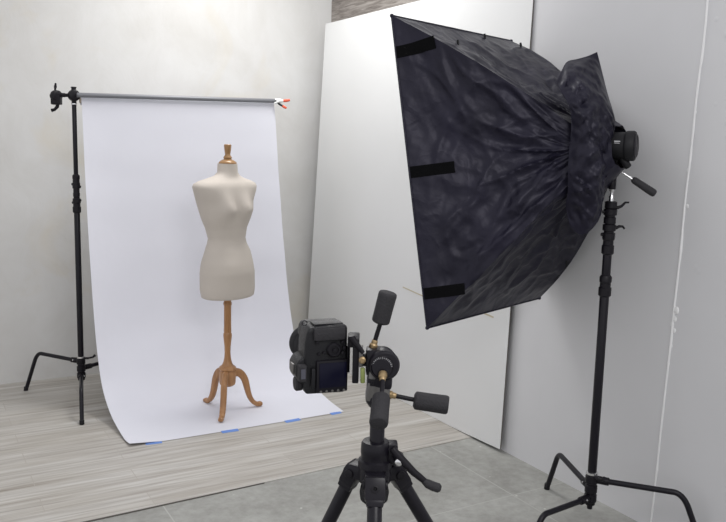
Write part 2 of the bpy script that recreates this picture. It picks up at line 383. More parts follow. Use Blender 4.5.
obj('top_stud', MB().lathe((*RC, 1.475), [(.010, 0), (.010, .03), (.0075, .034), (.0075, .05), (.010, .054), (.010, .085)], seg=20), M['chrome'], rs, label='chrome stud')

# grip heads on the left stand
def grip_head(label, c, axis, name='grip_head', group=None):
    root = thing(name, label, 'grip head', c)
    c = V(c); a = V(axis).normalized()
    mb = MB(); mb.lathe(c, [(.026, -.020), (.034, -.016), (.036, -.006), (.036, .006), (.034, .016), (.026, .020)], a, 26)
    mb.lathe(c-a*.03, [(.018, -.008), (.022, -.004), (.022, .012)], a, 20); obj('head_body', mb, M['black_metal'], root)
    return root, c, a
g1, gc, ga = grip_head('black round grip head on top of the left stand, clamping the backdrop crossbar', (*LC, 1.945), (.2, -1, 0))
mb = MB().cyl(gc-UP*.05, gc+UP*.048, .0145, 18, .003); mb.cyl(gc+UP*.046, gc+UP*.052, .017, 18, .001); obj('socket', mb, M['black_metal'], g1)
obj('collar_ring', MB().cyl(gc-UP*.056, gc-UP*.048, .0165, 18, .001), M['chrome'], g1, label='pale metal ring')
mb = MB().cyl(gc-RT*.03, gc-RT*.062, .011, 14, .002); obj('arm', mb, M['black_metal'], g1)
g2c = gc-RT*.108-UP*.006
g2, gc2, ga2 = grip_head('second black grip head jutting out left of the crossbar clamp, with a drooping handle', g2c, (.5, -.86, 0))
mb = MB().box(gc2-UP*.018, (.06, .045, .07), Matrix.Rotation(-.52, 3, 'Z'), .008); mb.cyl(gc2+RT*.02+UP*.008, gc2+RT*.055+UP*.006, .013, 14, .002); obj('clamp_block', mb, M['black_metal'], g2)
mb = MB().tube([gc2-UP*.01-RT*.004, gc2+UP*.04-RT*.006, gc2+UP*.055-RT*.004, gc2+UP*.078-RT*.002], [.004, .006, .009, .005], 12); obj('wing_screw', mb, M['black_metal'], g2)
mb = MB().tube([gc2-UP*.03+RT*.01, gc2-UP*.065+RT*.004, gc2-UP*.082-RT*.012, gc2-UP*.088-RT*.032], [.012, .011, .009, .011], 14); obj('handle', mb, M['black_metal'], g2)

# ------------------------------------------------------------------ paper backdrop
z_l, z_r = 1.948, 1.972
bar = thing('crossbar', 'thin grey metal crossbar along the top of the paper backdrop', 'pole', (.98, 5.21, z_l))
BA, BB = V((.955, 5.205, z_l-.001)), V((2.285, 5.205, z_r+.001))
obj('tube', MB().cyl(BA, BB, .0145, 24, .001), M['alu'], bar)
obj('end_cap', MB().cyl(BB-V((.02, 0, 0)), BB+V((.028, 0, .001)), .0165, 20, .003), M['white_pl'], bar, label='white plastic end cap')

pap = thing('paper_backdrop', 'wide white seamless paper sheet hanging from the crossbar and sweeping onto the floor', 'backdrop', (1.66, 4.8, .011))
RA, RB = V((.985, 5.25, z_l-.030)), V((2.268, 5.25, z_r-.030))
obj('paper_roll', MB().cyl(RA, RB, .030, 32, .001), M['paper'], pap)
obj('core_tube', MB().cyl(RA-V((.006, 0, 0)), RB+V((.006, 0, 0)), .018, 24), M['core'], pap)
edgeP = [(1.925, 5.218), (1.42, 5.17), (.86, 5.085), (.5, 5.01), (.22, 4.90), (.085, 4.72), (.030, 4.51), (.0065, 4.30)]
midP = [(1.925, 5.216), (1.42, 5.215), (.86, 5.19), (.5, 5.15), (.22, 5.06), (.055, 4.93), (.0062, 4.78), (.0062, 4.295)]
def prof(P, t_):
    n_ = len(P)-1; x = t_*n_; i = min(int(x), n_-1); f = x-i
    g = lambda k: V(P[max(0, min(n_, k))])
    p0, p1, p2, p3 = g(i-1), g(i), g(i+1), g(i+2)
    return .5*((2*p1)+(-p0+p2)*f+(2*p0-5*p1+4*p2-p3)*f*f+(-p0+3*p1-3*p2+p3)*f**3)
rows = []; NU, NV = 60, 100
for i in range(NV+1):
    t_ = i/NV; e, mdl = prof(edgeP, t_), prof(midP, t_); row = []
    for j in range(NU+1):
        u = j/NU; k = abs(2*u-1)**3
        z = mdl[0]*(1-k)+e[0]*k; y = mdl[1]*(1-k)+e[1]*k
        if u > .5 and z < .2: y -= 0.0
        x0 = .985+.035*t_**2; x1 = 2.268+.10*t_**.8
        x = x0+(x1-x0)*u
        if i == 0: z += (z_r-z_l)*(u-.5)
        else: z += (z_r-z_l)*(u-.5)*max(0, 1-t_*3)
        y += .004*noise.noise(V((x*1.3, z*5, 0)))*min(1, z*3)
        if t_ > .93: # front corner curls up slightly at the left
            z += .016*max(0, 1-u*7)*(t_-.93)/.07
        z = max(z, .0056)
        row.append((x, y, z))
    rows.append(row)
obj('paper_sheet', MB().grid(rows), M['paper'], pap, solid=.0009, sharp=80)

def tape(x0, x1, y0, y1, label):
    d = V((x1-x0, y1-y0, 0)).normalized(); n_ = V((-d.y, d.x, 0))*.017
    a, b = V((x0, y0, .0050)), V((x1, y1, .0050))
    rows = []
    for k in range(9):
        q = a+(b-a)*k/8; hgt = lambda s_: V((0, 0, .0022 if s_ > -.2 else 0))
        rows.append([q+n_*s_*(1+.06*noise.noise(V((k*1.7, s_*3, x0))))+hgt(s_) for s_ in (-1, -.35, -.05, .4, 1)])
    o = obj('tape_strip', MB().grid(rows), M['blue'], base=((x0+x1)/2, (y0+y1)/2, .0050), solid=.0006)
    o['label'] = label; o['category'] = 'tape'; o['group'] = 'blue tape along the front edge of the paper'
tape(1.108, 1.197, 4.302, 4.290, 'blue tape strip on the front edge of the white paper, at its left corner')
tape(1.548, 1.650, 4.288, 4.284, 'blue tape strip on the paper edge just in front of the dress form')
tape(1.955, 2.056, 4.286, 4.292, 'blue tape strip on the paper edge, second from its right corner')
tape(2.270, 2.345, 4.292, 4.298, 'blue tape strip on the front edge of the white paper, at its right corner')

cl = thing('spring_clamp', 'small spring clamp with red tips gripping the right end of the crossbar', 'clamp', (2.29, 5.19, z_r))
q = V((2.262, 5.185, z_r-.004)); ax = RT
mb = MB().tube([q-UP*.012-ax*.004, q+ax*.03+UP*.004, q+ax*.058+UP*.006], [.008, .009, .008], 12); obj('upper_arm', mb, M['white_pl'], cl, label='white clamp arm')
mb = MB().tube([q+ax*.056+UP*.006, q+ax*.075+UP*.008, q+ax*.10+UP*.012], [.010, .0105, .008], 12); obj('upper_grip', mb, M['red'], cl, label='red grip tip')
mb = MB().tube([q+UP*.006, q+ax*.028-UP*.018, q+ax*.052-UP*.030], [.006, .007, .007], 12); obj('lower_arm', mb, M['black_matte'], cl, label='dark clamp arm')
mb = MB().tube([q+ax*.050-UP*.029, q+ax*.066-UP*.038, q+ax*.078-UP*.043], [.009, .009, .006], 12); obj('lower_grip', mb, M['red'], cl, label='red grip tip')

# ------------------------------------------------------------------ dress form
DC = V((1.712, 4.632, 0)); PZ = .0068
df = thing('dress_form', 'cream canvas female dress form on a turned wooden tripod stand, on the white paper', 'dress form', (DC.x, DC.y, PZ))
# sections: z, centre shift, half width as seen from the front three quarters, depth ratio
sec = [(0.742, 0.0025, 0.1614, 0.74), (0.747, 0.0025, 0.1704, 0.74), (0.76, 0.0025, 0.1734, 0.74), (0.7924, 0.0006, 0.1785, 0.75), (0.8968, -0.0009, 0.1769, 0.78), (0.9582, -0.0019, 0.1671, 0.78), (1.0257, 0.0, 0.1475, 0.75), (1.0748, -0.0044, 0.1266, 0.73), (1.1055, -0.0044, 0.1203, 0.72), (1.1669, -0.0082, 0.1335, 0.7), (1.2283, -0.0082, 0.1589, 0.67), (1.2775, -0.0082, 0.1747, 0.65), (1.3327, -0.0161, 0.1826, 0.6), (1.3941, -0.0139, 0.1994, 0.5), (1.4187, -0.0152, 0.2044, 0.47), (1.4371, -0.0152, 0.1968, 0.46), (1.4524, -0.0139, 0.1677, 0.48), (1.4678, -0.0108, 0.1203, 0.52), (1.4831, -0.0028, 0.0839, 0.64), (1.5046, -0.0006, 0.0658, 0.85), (1.5568, -0.0013, 0.0627, 0.95)]
yaw = math.atan2(-AW.y, -AW.x)   # towards the viewer
face = yaw + math.radians(46)    # turned to the viewer's right
F_ = V((math.cos(face), math.sin(face), 0)); S_ = V((-math.sin(face), math.cos(face), 0))
cA = math.cos(math.radians(46)); sA = math.sin(math.radians(46))
from bisect import bisect
def sect(z):
    zs = [s_[0] for s_ in sec]; i = max(1, min(len(sec)-1, bisect(zs, z))); a, b = sec[i-1], sec[i]; f = (z-a[0])/(b[0]-a[0])
    return [a[k]+(b[k]-a[k])*f for k in range(1, 4)]
rows = []; NS = 64
zl = []
for a, b in zip(sec[:-1], sec[1:]):
    n_ = max(1, int((b[0]-a[0])/.012)); zl += [a[0]+(b[0]-a[0])*k/n_ for k in range(n_)]
zl.append(sec[-1][0])
for z in zl:
    sh, hw, rat = sect(z)
    a_ = hw/math.sqrt(cA**2+(rat*sA)**2); b_ = a_*rat
    bust = math.exp(-((z-1.29)/(.075 if z > 1.29 else .055))**2)
    flare = math.exp(-((z-.83)/.11)**2)
    row = []
    for j in range(NS):
        t_ = 2*PI*j/NS; cs, sn = math.cos(t_), math.sin(t_)
        e_ = 2.0+.45*math.exp(-((z-1.41)/.07)**2)
        x = a_*math.copysign(abs(cs)**(2/e_), cs); y = b_*math.copysign(abs(sn)**(2/e_), sn)     # x to the form's left, y to the front
        if sn > 0:
            g = math.exp(-((abs(x)-.082)/.052)**2); y += .042*bust*g*sn**.5
            y -= .010*bust*math.exp(-(x/.03)**2)
            y += .012*math.exp(-((z-.93)/.07)**2)*sn
        else:
            g = math.exp(-((abs(x)-.07)/.06)**2); y -= .028*flare*g*abs(sn)
            y += .014*math.exp(-((z-1.14)/.08)**2)*abs(sn)
        # sloping forward chest and upright back
        y += .012*math.exp(-((z-1.30)/.15)**2)
        p = V((DC.x, DC.y, 0)) + RT*(sh-.010*bust) + S_*x*(1-.05*bust) + F_*(y-.01)
        row.append((p.x, p.y, z))
    # keep each section's width across as measured, bust included
    ct = V((DC.x, DC.y, 0)); AX = V((DC.y, -DC.x, 0)).normalized(); hw *= .945; sh *= .945; pr = [(V(q)-ct).dot(AX) for q in row]; lo, hi = min(pr), max(pr)
    row = [tuple(V(q)+AX*((sh-hw)+(a-lo)*(2*hw)/(hi-lo)-a)) for q, a in zip(row, pr)]
    rows.append(row)
obj('torso', MB().grid(rows, close_u=True, caps=True), M['canvas'], df, sharp=60)
NCP = DC + RT*.0
obj('neck_cap', MB().lathe((NCP.x, NCP.y, 1.556), [(.053, 0), (.055, .004), (.053, .009), (.046, .016), (.034, .023), (.022, .028), (.012, .03)], seg=36), M['gilt'], df, label='golden wooden neck cap')
obj('finial', MB().lathe((NCP.x, NCP.y, 1.582), [(.018, 0), (.024, .004), (.026, .012), (.021, .020), (.0165, .027), (.0165, .034), (.0185, .045), (.0205, .060), (.0222, .078), (.0222, .086), (.019, .09)], seg=28), M['gilt'], df, label='turned wooden finial')
obj('pole', MB().lathe((DC.x, DC.y, 0), [(.023, .70), (.025, .74)][:0]+[(.040, .298), (.031, .312), (.025, .330), (.0205, .355), (.0185, .385), (.0195, .42), (.0235, .46), (.0265, .485), (.027, .495), (.0255, .507), (.0225, .512), (.0235, .520), (.0225, .56), (.0225, .655), (.0225, .683), (.0255, .687), (.0265, .695), (.0255, .703), (.0225, .707), (.0235, .748)], seg=32), M['oak'], df)
obj('leg_block', MB().lathe((DC.x, DC.y, 0), [(.020, .168), (.036, .171), (.047, .180), (.051, .195), (.052, .235), (.050, .262), (.046, .268), (.049, .273), (.054, .278), (.0545, .285), (.051, .292), (.042, .299), (.03, .304), (.02, .306)], seg=36), M['oak'], df)
lp = [(.030, .238, .034), (.062, .245, .034), (.092, .232, .032), (.118, .198, .029), (.132, .155, .026), (.144, .110, .023), (.160, .068, .021), (.184, .036, .019), (.210, .020, .019), (.232, .019, .020), (.246, .018, .013)]
for fx, fy in ((1.643, 4.826), (1.603, 4.45), (1.935, 4.62)):
    d = V((fx-DC.x, fy-DC.y, 0)).normalized(); sd = V((-d.y, d.x, 0)); rows = []
    # Catmull-Rom through the leg profile
    P = []
    for i in range(len(lp)-1):
        g = lambda k: V(lp[max(0, min(len(lp)-1, k))])
        for f in (0, .25, .5, .75):
            p0, p1, p2, p3 = g(i-1), g(i), g(i+1), g(i+2); P.append(.5*((2*p1)+(-p0+p2)*f+(2*p0-5*p1+4*p2-p3)*f*f+(-p0+3*p1-3*p2+p3)*f**3))
    P.append(V(lp[-1]))
    for i, p in enumerate(P):
        a = P[max(0, i-1)]; b = P[min(len(P)-1, i+1)]; tx, tz = b[0]-a[0], b[1]-a[1]; L = math.hypot(tx, tz); nx, nz = -tz/L, tx/L
        hh = p[2]*.78; ww = .0165+.003*math.sin(i*.1); row = []
        r_ = p[0]*.93
        for j in range(14):
            t_ = 2*PI*j/14; cs, sn = math.cos(t_), math.sin(t_); e_ = 2/3.2
            cu = math.copysign(abs(cs)**e_, cs)*hh; sv = math.copysign(abs(sn)**e_, sn)*ww
            q = V((DC.x, DC.y, 0)) + d*(r_+nx*cu) + sd*sv + UP*(max(PZ, p[1]+nz*cu+.006))
            row.append(q)
        rows.append(row)
    obj('leg', MB().grid(rows, close_u=True, caps=True), M['oak'], df)

# ------------------------------------------------------------------ softbox
SP = V((2.518, 2.414, 1.699)); sa = V((-.323, .929, -.183)).normalized(); sr = V((.944, .329, .002)).normalized(); su = sr.cross(sa).normalized()
SW, SH, SD = .966, 1.32, .635
sb = thing('softbox', 'large wrinkled black nylon softbox on the right-hand stand, facing away towards the dress form', 'softbox', tuple(SP))
def S(x, y, d): return SP + sr*x + su*y + sa*d
rw, rh = .13, .12
RCN = [(-.13, .105), (-.13, -.095), (.12, -.165), (.12, .165)]; BOW = [.040, .004, .055, .060]; D0 = .05
crn = [(-1, 1), (-1, -1), (1, -1), (1, 1)]
def fabric_noise(p, k):
    return noise.fractal(p*3.2, .9, 2.1, 5)*.5+.5*abs(noise.noise(p*V((4.5, 4.5, 4.5)).x+V((k, 0, 0))))
NF, NT_ = 110, 90
fold_dirs = {}
rows_all = []
def side_pt(k, s_, t_):
    """side k (0 near, 1 bottom, 2 far, 3 top): s along the front edge, t from the front (0) to the ring (1)"""
    a, b = crn[k], crn[(k+1) % 4]
    fa_ = V((a[0]*SW/2, a[1]*SH/2)); fb_ = V((b[0]*SW/2, b[1]*SH/2)); ra_ = V(RCN[k]); rb_ = V(RCN[(k+1) % 4])
    A = fa_.lerp(ra_, t_); B = fb_.lerp(rb_, t_)
    d = D0+(SD-D0)*(1-t_)
    q = A.lerp(B, s_)
    # ribs bow outwards, cloth between them sags in
    bow = (BOW[k]*(1-s_)+BOW[(k+1) % 4]*s_)*math.sin(PI*t_)
    cornerw = abs(2*s_-1)**2
    nrm = V(((a[0]+b[0])/2, (a[1]+b[1])/2)).normalized()
    sag = -.030*math.sin(PI*t_)*math.sin(PI*s_)
    q = q + V((math.copysign(1, q.x or 1)*bow*.7*cornerw, math.copysign(1, q.y or 1)*bow*.7*cornerw))
    p = S(q.x, q.y, d)
    wr = min(1, t_*6)*min(1, (1-t_)*8)
    # tension folds: run from the ring corners out to the front edge
    ang = math.atan2((s_-.5)*(1.1 if k % 2 == 0 else .8), (1.12-t_))
    rdg = lambda a_, b_, c_: (1-min(1, abs(noise.noise(V((a_, b_, c_))))*3.2))**2
    f1 = noise.noise(V((ang*6+k*7, t_*1.5, 1.3)))*.010
    f2 = noise.noise(V((s_*5+t_*4+k*3, (s_-t_)*9, 2.2)))*.010
    f3 = noise.fractal(V((s_*9, t_*9, k*5.0)), .8, 2.1, 4)*.005
    f4 = rdg(s_*2.6-t_*3.6+k, (s_+t_)*1.4, 7.7)*.012*(.3+t_) + rdg(ang*3.2+k*3+.4, t_*1.6, 4.1)*.020*t_**.7*(1-t_*.4) + rdg(s_*4.5+k, t_*3.2, 1.9)*.009 + rdg(s_*3.1+t_*2.6+k*2, t_*3.4-s_*1.1, 6.3)*.010 - .010
    edge = min(1, min(s_, 1-s_)*9+.25)
    if k < 2:      # slack folds lying along the lower near rib
        e2 = (1-s_) if k == 0 else s_
        wv = e2*(1-.5*t_)*46+1.6*noise.noise(V((t_*3, k, 5)))
        f2 += .0115*math.sin(wv)*math.exp(-((e2-.10)/.10)**2)*math.sin(PI*t_)**.7*(1 if noise.noise(V((t_*2.3, e2*9, 8))) > -.25 else .4)
    off = (sag + (f1*(.6+t_)+f2+f3+f4)*edge*wr)
    out = (sr*nrm.x+su*nrm.y)
    return p + out*off
rows = []
per = []
for k in range(4):
    for j in range(NF): per.append((k, j/NF))
rows = [[side_pt(k, s_, i/NT_) for k, s_ in per] for i in range(NT_+1)]
obj('fabric_shell', MB().grid(rows, close_u=True), M['nylon'], sb, sharp=50, solid=.002)
# front hem, rods, diffuser
corners = [S(a*SW/2, b*SH/2, SD) for a, b in crn]
mb = MB()
for i in range(4): mb.cyl(corners[i], corners[(i+1) % 4], .005, 10); mb.sphere(corners[i], .009, 10)
obj('front_hem', mb, M['nylon'], sb)
mb = MB().prism([S(a*(SW/2-.085), b*(SH/2-.115), SD-.09) for a, b in crn], sa*.002); obj('front_diffuser', mb, M['diffuser'], sb, label='white diffusion cloth')
for k in range(4):
    a = crn[k]; pts = []
    for i in range(13):
        t_ = i/12; bow = BOW[k]*.7*math.sin(PI*t_)-.008
        x = a[0]*(SW/2+(abs(RCN[k][0])-SW/2)*t_+bow); y = a[1]*(SH/2+(abs(RCN[k][1])-SH/2)*t_+bow); pts.append(S(x, y, D0+(SD-D0)*(1-t_)))
    obj('rib', MB().tube(pts, .004, 8), M['black_metal'], sb)
def outward(k):
    a, b = crn[k], crn[(k+1) % 4]; n_ = V(((a[0]+b[0])/2, (a[1]+b[1])/2)).normalized(); return (sr*n_.x+su*n_.y)
# hook and loop strips on the near side
for y_ in (.505, .0, -.515):
    rows = []
    for i in range(13):
        t_ = .006+.255*i/12; hh = SH/2+(rh-SH/2)*t_; rows.append([side_pt(0, (hh-(y_+.024-.048*q/4))/(2*hh), t_)+outward(0)*.0045 for q in range(5)])
    obj('velcro_strip', MB().grid(rows), M['velcro'], sb, solid=.003, label='matt black strip')
# little rod toggles on the silhouette
for k, s_, t_ in ((3, .72, .20), (3, .05, .17), (1, .97, .42), (3, .30, .05)):
    p = side_pt(k, s_, t_); mb = MB().tube([p, p+outward(k)*.012, p+outward(k)*.024], [.004, .006, .005], 8); obj('toggle', mb, M['black_matte'], sb)
# loose collar of cloth gathered round the ring, with a corner standing up
# control points in the softbox's own axes (across, up, forward), metres from the ring centre;
# rows run from the outer seam over the collar to its back rim
ctrl = [
    [(-0.1653, 0.2858, 0.0868), (-0.1108, 0.3308, 0.0875), (-0.0438, 0.3783, 0.0891), (0.0159, 0.3912, 0.0675), (0.0542, 0.4008, 0.0397), (0.0903, 0.4152, 0.0146)],
    [(-0.1931, 0.2371, 0.0559), (-0.1548, 0.2774, 0.0445), (-0.1140, 0.3136, 0.0300), (-0.0547, 0.3300, 0.0089), (0.0013, 0.3348, -0.0089), (0.0960, 0.3290, 0.0047)],
    [(-0.1999, 0.1919, 0.0316), (-0.1884, 0.2148, 0.0045), (-0.1559, 0.2363, -0.0163), (-0.1004, 0.2443, -0.0334), (-0.0389, 0.2384, -0.0427), (0.0727, 0.2383, -0.0179)],
    [(-0.1937, 0.1467, 0.0228), (-0.2076, 0.1415, -0.0221), (-0.1749, 0.1555, -0.0585), (-0.1173, 0.1584, -0.0781), (-0.0574, 0.1357, -0.0863), (0.0349, 0.1126, -0.0557)],
    [(-0.1923, 0.0649, 0.0330), (-0.2096, 0.0666, -0.0228), (-0.1871, 0.0718, -0.0631), (-0.1323, 0.0744, -0.0797), (-0.0706, 0.0705, -0.0891), (0.0081, 0.0620, -0.0576)],
    [(-0.1958, -0.0125, 0.0491), (-0.2080, -0.0144, -0.0127), (-0.1807, -0.0137, -0.0587), (-0.1310, -0.0110, -0.0694), (-0.0772, -0.0146, -0.0699), (-0.0167, -0.0106, -0.0476)],
    [(-0.1968, -0.0909, 0.0621), (-0.2069, -0.0998, -0.0023), (-0.1677, -0.1027, -0.0467), (-0.1228, -0.0960, -0.0519), (-0.0728, -0.0838, -0.0475), (-0.0213, -0.0735, -0.0297)],
    [(-0.1752, -0.1536, 0.0805), (-0.1860, -0.1734, 0.0165), (-0.1472, -0.1842, -0.0278), (-0.1040, -0.1699, -0.0307), (-0.0556, -0.1459, -0.0241), (-0.0131, -0.1287, -0.0111)],
    [(-0.1498, -0.2164, 0.1097), (-0.1519, -0.2475, 0.0504), (-0.1310, -0.2691, 0.0109), (-0.0817, -0.2482, 0.0013), (-0.0390, -0.2133, -0.0003), (-0.0049, -0.1846, 0.0076)],
    [(-0.1285, -0.2999, 0.1125), (-0.1166, -0.3366, 0.0825), (-0.0916, -0.3327, 0.0543), (-0.0574, -0.3040, 0.0320), (-0.0210, -0.2654, 0.0226), (0.0047, -0.2246, 0.0254)]]
def cr(P, x):
    n_ = len(P)-1; i = min(int(x), n_-1); f = x-i; g = lambda k: P[max(0, min(n_, k))]
    p0, p1, p2, p3 = g(i-1), g(i), g(i+1), g(i+2)
    return .5*((2*p1)+(-p0+p2)*f+(2*p0-5*p1+4*p2-p3)*f*f+(-p0+3*p1-3*p2+p3)*f**3)
W_ = [[S(*q) for q in r] for r in ctrl]
tow = -AW
rows = []
for i in range(91):
    x = i/90*(len(W_)-1); row = []
    for j in range(51):
        y = j/50*5; p = cr([cr(r, y) for r in W_], x)
        e = min(1, min(i, 90-i)/10, j/8, (50-j)/8)
        f = (noise.noise(V((x*2.1+y*.4, y*.5, 3)))*.020 + noise.fractal(V((x*1.7, y*1.7, 9)), .8, 2.1, 4)*.010 - abs(noise.noise(V((x*1.6-y*.9, y*.45, 5))))*.028)*max(0, e)
        row.append(p+tow*f)
    rows.append(row)
obj('loose_collar', MB().grid(rows), M['nylon'], sb, sharp=50, solid=.002)
# inner back sleeve closes the cloth round the ring
rows = []
for i in range(9):
    t_ = i/8; row = []
    for j in range(48):
        a = 2*PI*j/48; e_ = .62; cs, sn = math.cos(a), math.sin(a)
        rx = (.128*(1-t_)+.085*t_)*(1+.06*math.sin(a*9+t_*2)); ry = (.168*(1-t_)+.085*t_)*(1+.05*math.sin(a*7))
        row.append(S(math.copysign(abs(cs)**e_, cs)*rx, math.copysign(abs(sn)**e_, sn)*ry, .02-.10*t_))
    rows.append(row)
obj('back_sleeve', MB().grid(rows, close_u=True, caps=False), M['nylon'], sb, solid=.002, sharp=50)
obj('speed_ring', MB().torus(S(0, 0, -.015), sa, .088, .012), M['black_metal'], sb)

# ------------------------------------------------------------------ lamp head behind the ring
ld = (RT*.88 - AW*.45 + UP*.02).normalized()
LH = SP - sa*.06 - RT*.012 + UP*.004
lamp = thing('studio_lamp', 'black round studio lamp head fixed behind the softbox on the right stand', 'studio light', tuple(LH))
e0 = LH; e1 = LH+ld*.098
side = ld.cross(UP).normalized()
mb = MB().lathe(e0, [(.040, -.045), (.052, -.035), (.056, -.01), (.056, .050), (.060, .055), (.061, .060), (.061, .084), (.057, .090)], ld, 40)
obj('lamp_housing', mb, M['black_matte'], lamp)
mb = MB().lathe(e0+ld*.09, [(.050, -.002), (.050, .003), (.045, .006)], ld, 36); cp = obj('end_cap', mb, M['cast'], lamp)
mb = MB()
for a in (0, PI/2): 
    v_ = (UP*math.cos(a)+side*math.sin(a)); mb.cyl(e0+ld*.095-v_*.042, e0+ld*.095+v_*.042, .0028, 8)
mb.torus(e0+ld*.094, ld, .042, .003, 32, 8); obj('cap_rib', mb, M['black_metal'], cp)
mb = MB().box(e0+ld*.030-AW*.0500-RT*.0265+UP*.018, (.030, .002, .003), Matrix.Rotation(-.5, 3, 'Z')).box(e0+ld*.030-AW*.0508-RT*.0265+UP*.011, (.030, .002, .002), Matrix.Rotation(-.5, 3, 'Z'))
obj('maker_marking', mb, M['label'], lamp, label='small pale marking')
kb = e0+ld*.050-UP*.064
mb = MB().cyl(kb+UP*.016-RT*.01, kb-UP*.022+RT*.02, .015, 20, .003); obj('rear_knob', mb, M['black_matte'], lamp)
# tilt bracket over the stud
bc = V((*RC, 1.60))
mb = MB().cyl((*RC, 1.535), (*RC, 1.585), .0155, 20, .003); mb.sphere(bc+UP*.02, .027, 20); mb.cyl(bc+UP*.02-RT*.03, bc+UP*.02+RT*.022, .02, 20, .004); mb.box(bc+UP*.055+AW*.01, (.03, .03, .06), Matrix.Rotation(-.5, 3, 'Z'), .004)
obj('tilt_bracket', mb, M['black_metal'], lamp)
obj('bracket_screw', MB().cyl(bc+UP*.02-AW*.022, bc+UP*.02-AW*.034, .010, 16, .003), M['chrome'], lamp, label='chrome screw head')
h0 = bc+UP*.028-RT*.002-AW*.012; hd = (RT*.80-UP*.52-AW*.25).normalized()
obj('handle_rod', MB().cyl(h0, h0+hd*.10, .0045, 12), M['chrome'], lamp, label='thin steel rod')
obj('handle_grip', MB().tube([h0+hd*.088, h0+hd*.092, h0+hd*.10, h0+hd*.185, h0+hd*.196, h0+hd*.200], [.008, .012, .0145, .0165, .0145, .009], 20), M['knob'], lamp)

# ------------------------------------------------------------------ camera tripod
# local frame: x across the view, y away, z up; 500 px of the photograph to the metre at this distance
TB = V((.8005, 1.318, 0)); TRZ = math.atan2(RT.y, RT.x)
tp = thing('camera_tripod', 'black camera tripod with a three-way head in the foreground', 'tripod', tuple(TB), TRZ)
def L(u, v, y=0.0):                                                  # offsets measured from the head centre
    return V(((u-376.5)/500.6 + (v-360)/500.6*.025, y, 1.272-(v-360)/495.))
def T(name, mb, m_, parent=tp, **k): return obj(name, mb, m_, parent, local=True, **k)
T('centre_column', MB().cyl(L(377, 398), V((0, 0, .72)), .0150, 24, .001), M['black_tube'])
z_c = 1.272-(442-360)/495.
mb = MB().lathe((0, 0, 0), [(.018, z_c+.003), (.026, z_c+.002), (.029, z_c-.003), (.030, z_c-.022), (.029, z_c-.024), (.029, z_c-.034), (.034, z_c-.037), (.0345, z_c-.050), (.028, z_c-.056), (.027, z_c-.080)], seg=40)
mb.box((.030, .004, z_c-.022), (.030, .034, .042), None, .006)
T('column_collar', mb, M['cast'])
zb = z_c-.064
mb = MB()
for a in (-90, 27, 150):
    t_ = math.radians(a); d = V((math.cos(t_), math.sin(t_), 0)); rz = Matrix.Rotation(t_, 3, 'Z')
    mb.box(d*.030+UP*(zb-.002), (.044, .044, .032), rz, .008)
mb.lathe((0, 0, 0), [(.024, zb-.024), (.032, zb-.018), (.034, zb), (.032, zb+.012), (.024, zb+.016)], seg=30)
T('leg_yoke', mb, M['cast'])
for a, rr in ((-90, .60), (27, .68), (150, .52)):
    t_ = math.radians(a); d = V((math.cos(t_), math.sin(t_), 0)); sd = V((-d.y, d.x, 0)); rz = Matrix.Rotation(t_, 3, 'Z')
    top = d*.046+UP*(zb-.004); ft = d*rr+UP*.012; dn = (ft-top).normalized()
    rm = Matrix((sd, -dn.cross(sd), -dn)).transposed()
    leg = T('leg', MB().cyl(top+dn*.035, top+dn*.42, .0145, 24, .002), M['black_tube'])
    mb = MB().box(top+dn*.012, (.042, .034, .046), rm, .007)
    mb.box(top+dn*.038, (.034, .032, .016), rm, .005); T('leg_bracket', mb, M['cast'], leg)
    n_ = dn.cross(sd); n_ = n_ if n_.dot(d) > 0 else -n_
    mb = MB().lathe(top+dn*.012+n_*.016, [(.0085, 0), (.0085, .004), (.0045, .0045), (.0045, .001)], n_, 6); T('hinge_bolt', mb, M['black_metal'], leg)
    mb = MB().cyl(top-sd*.025+dn*.004, top+sd*.025+dn*.004, .010, 18, .002); T('hinge_pin', mb, M['black_metal'], leg)
    T('leg_lock', MB().lathe(top+dn*.42, [(.016, -.03), (.020, -.026), (.020, .02), (.014, .026)], dn, 22), M['black_matte'], leg)
    T('lower_leg', MB().cyl(top+dn*.42, ft-dn*.02, .0125, 20), M['black_tube'], leg)
    T('foot', MB().lathe(ft, [(.013, -.04), (.017, -.03), (.018, -.005), (.012, 0.0)], dn, 20), M['knob'], leg)
T('column_hook_sleeve', MB().lathe((0, .0, 0), [(.018, .975), (.028, .985), (.030, 1.0), (.028, 1.012), (.018, 1.02)], seg=24), M['black_matte'])
# column lock lever at the right
b = L(397, 455, -.012)
mb = MB().cyl(V((.030, -.002, b.z+.006)), b+V((.004, 0, 0)), .009, 16, .002); mb.sphere(b, .012, 14)
mb.tube([L(391, 445, -.02), L(398, 453, -.024), L(412, 467, -.028), L(426, 478, -.030)], [.007, .0085, .0075, .006], 14)
lv = T('column_lock', mb, M['black_metal'])
T('lever_knob', MB().tube([L(422, 475.5, -.03), L(426, 478, -.031), L(432, 480.5, -.032), L(437, 482, -.032), L(439, 482.6, -.032)], [.006, .009, .0095, .0095, .006], 16), M['knob'], lv)
T('lever_bolt', MB().lathe(L(397, 457, -.024), [(.0075, 0), (.0075, .007), (.004, .0085)], (0, -1, 0), 12), M['chrome'], lv, label='chrome bolt')
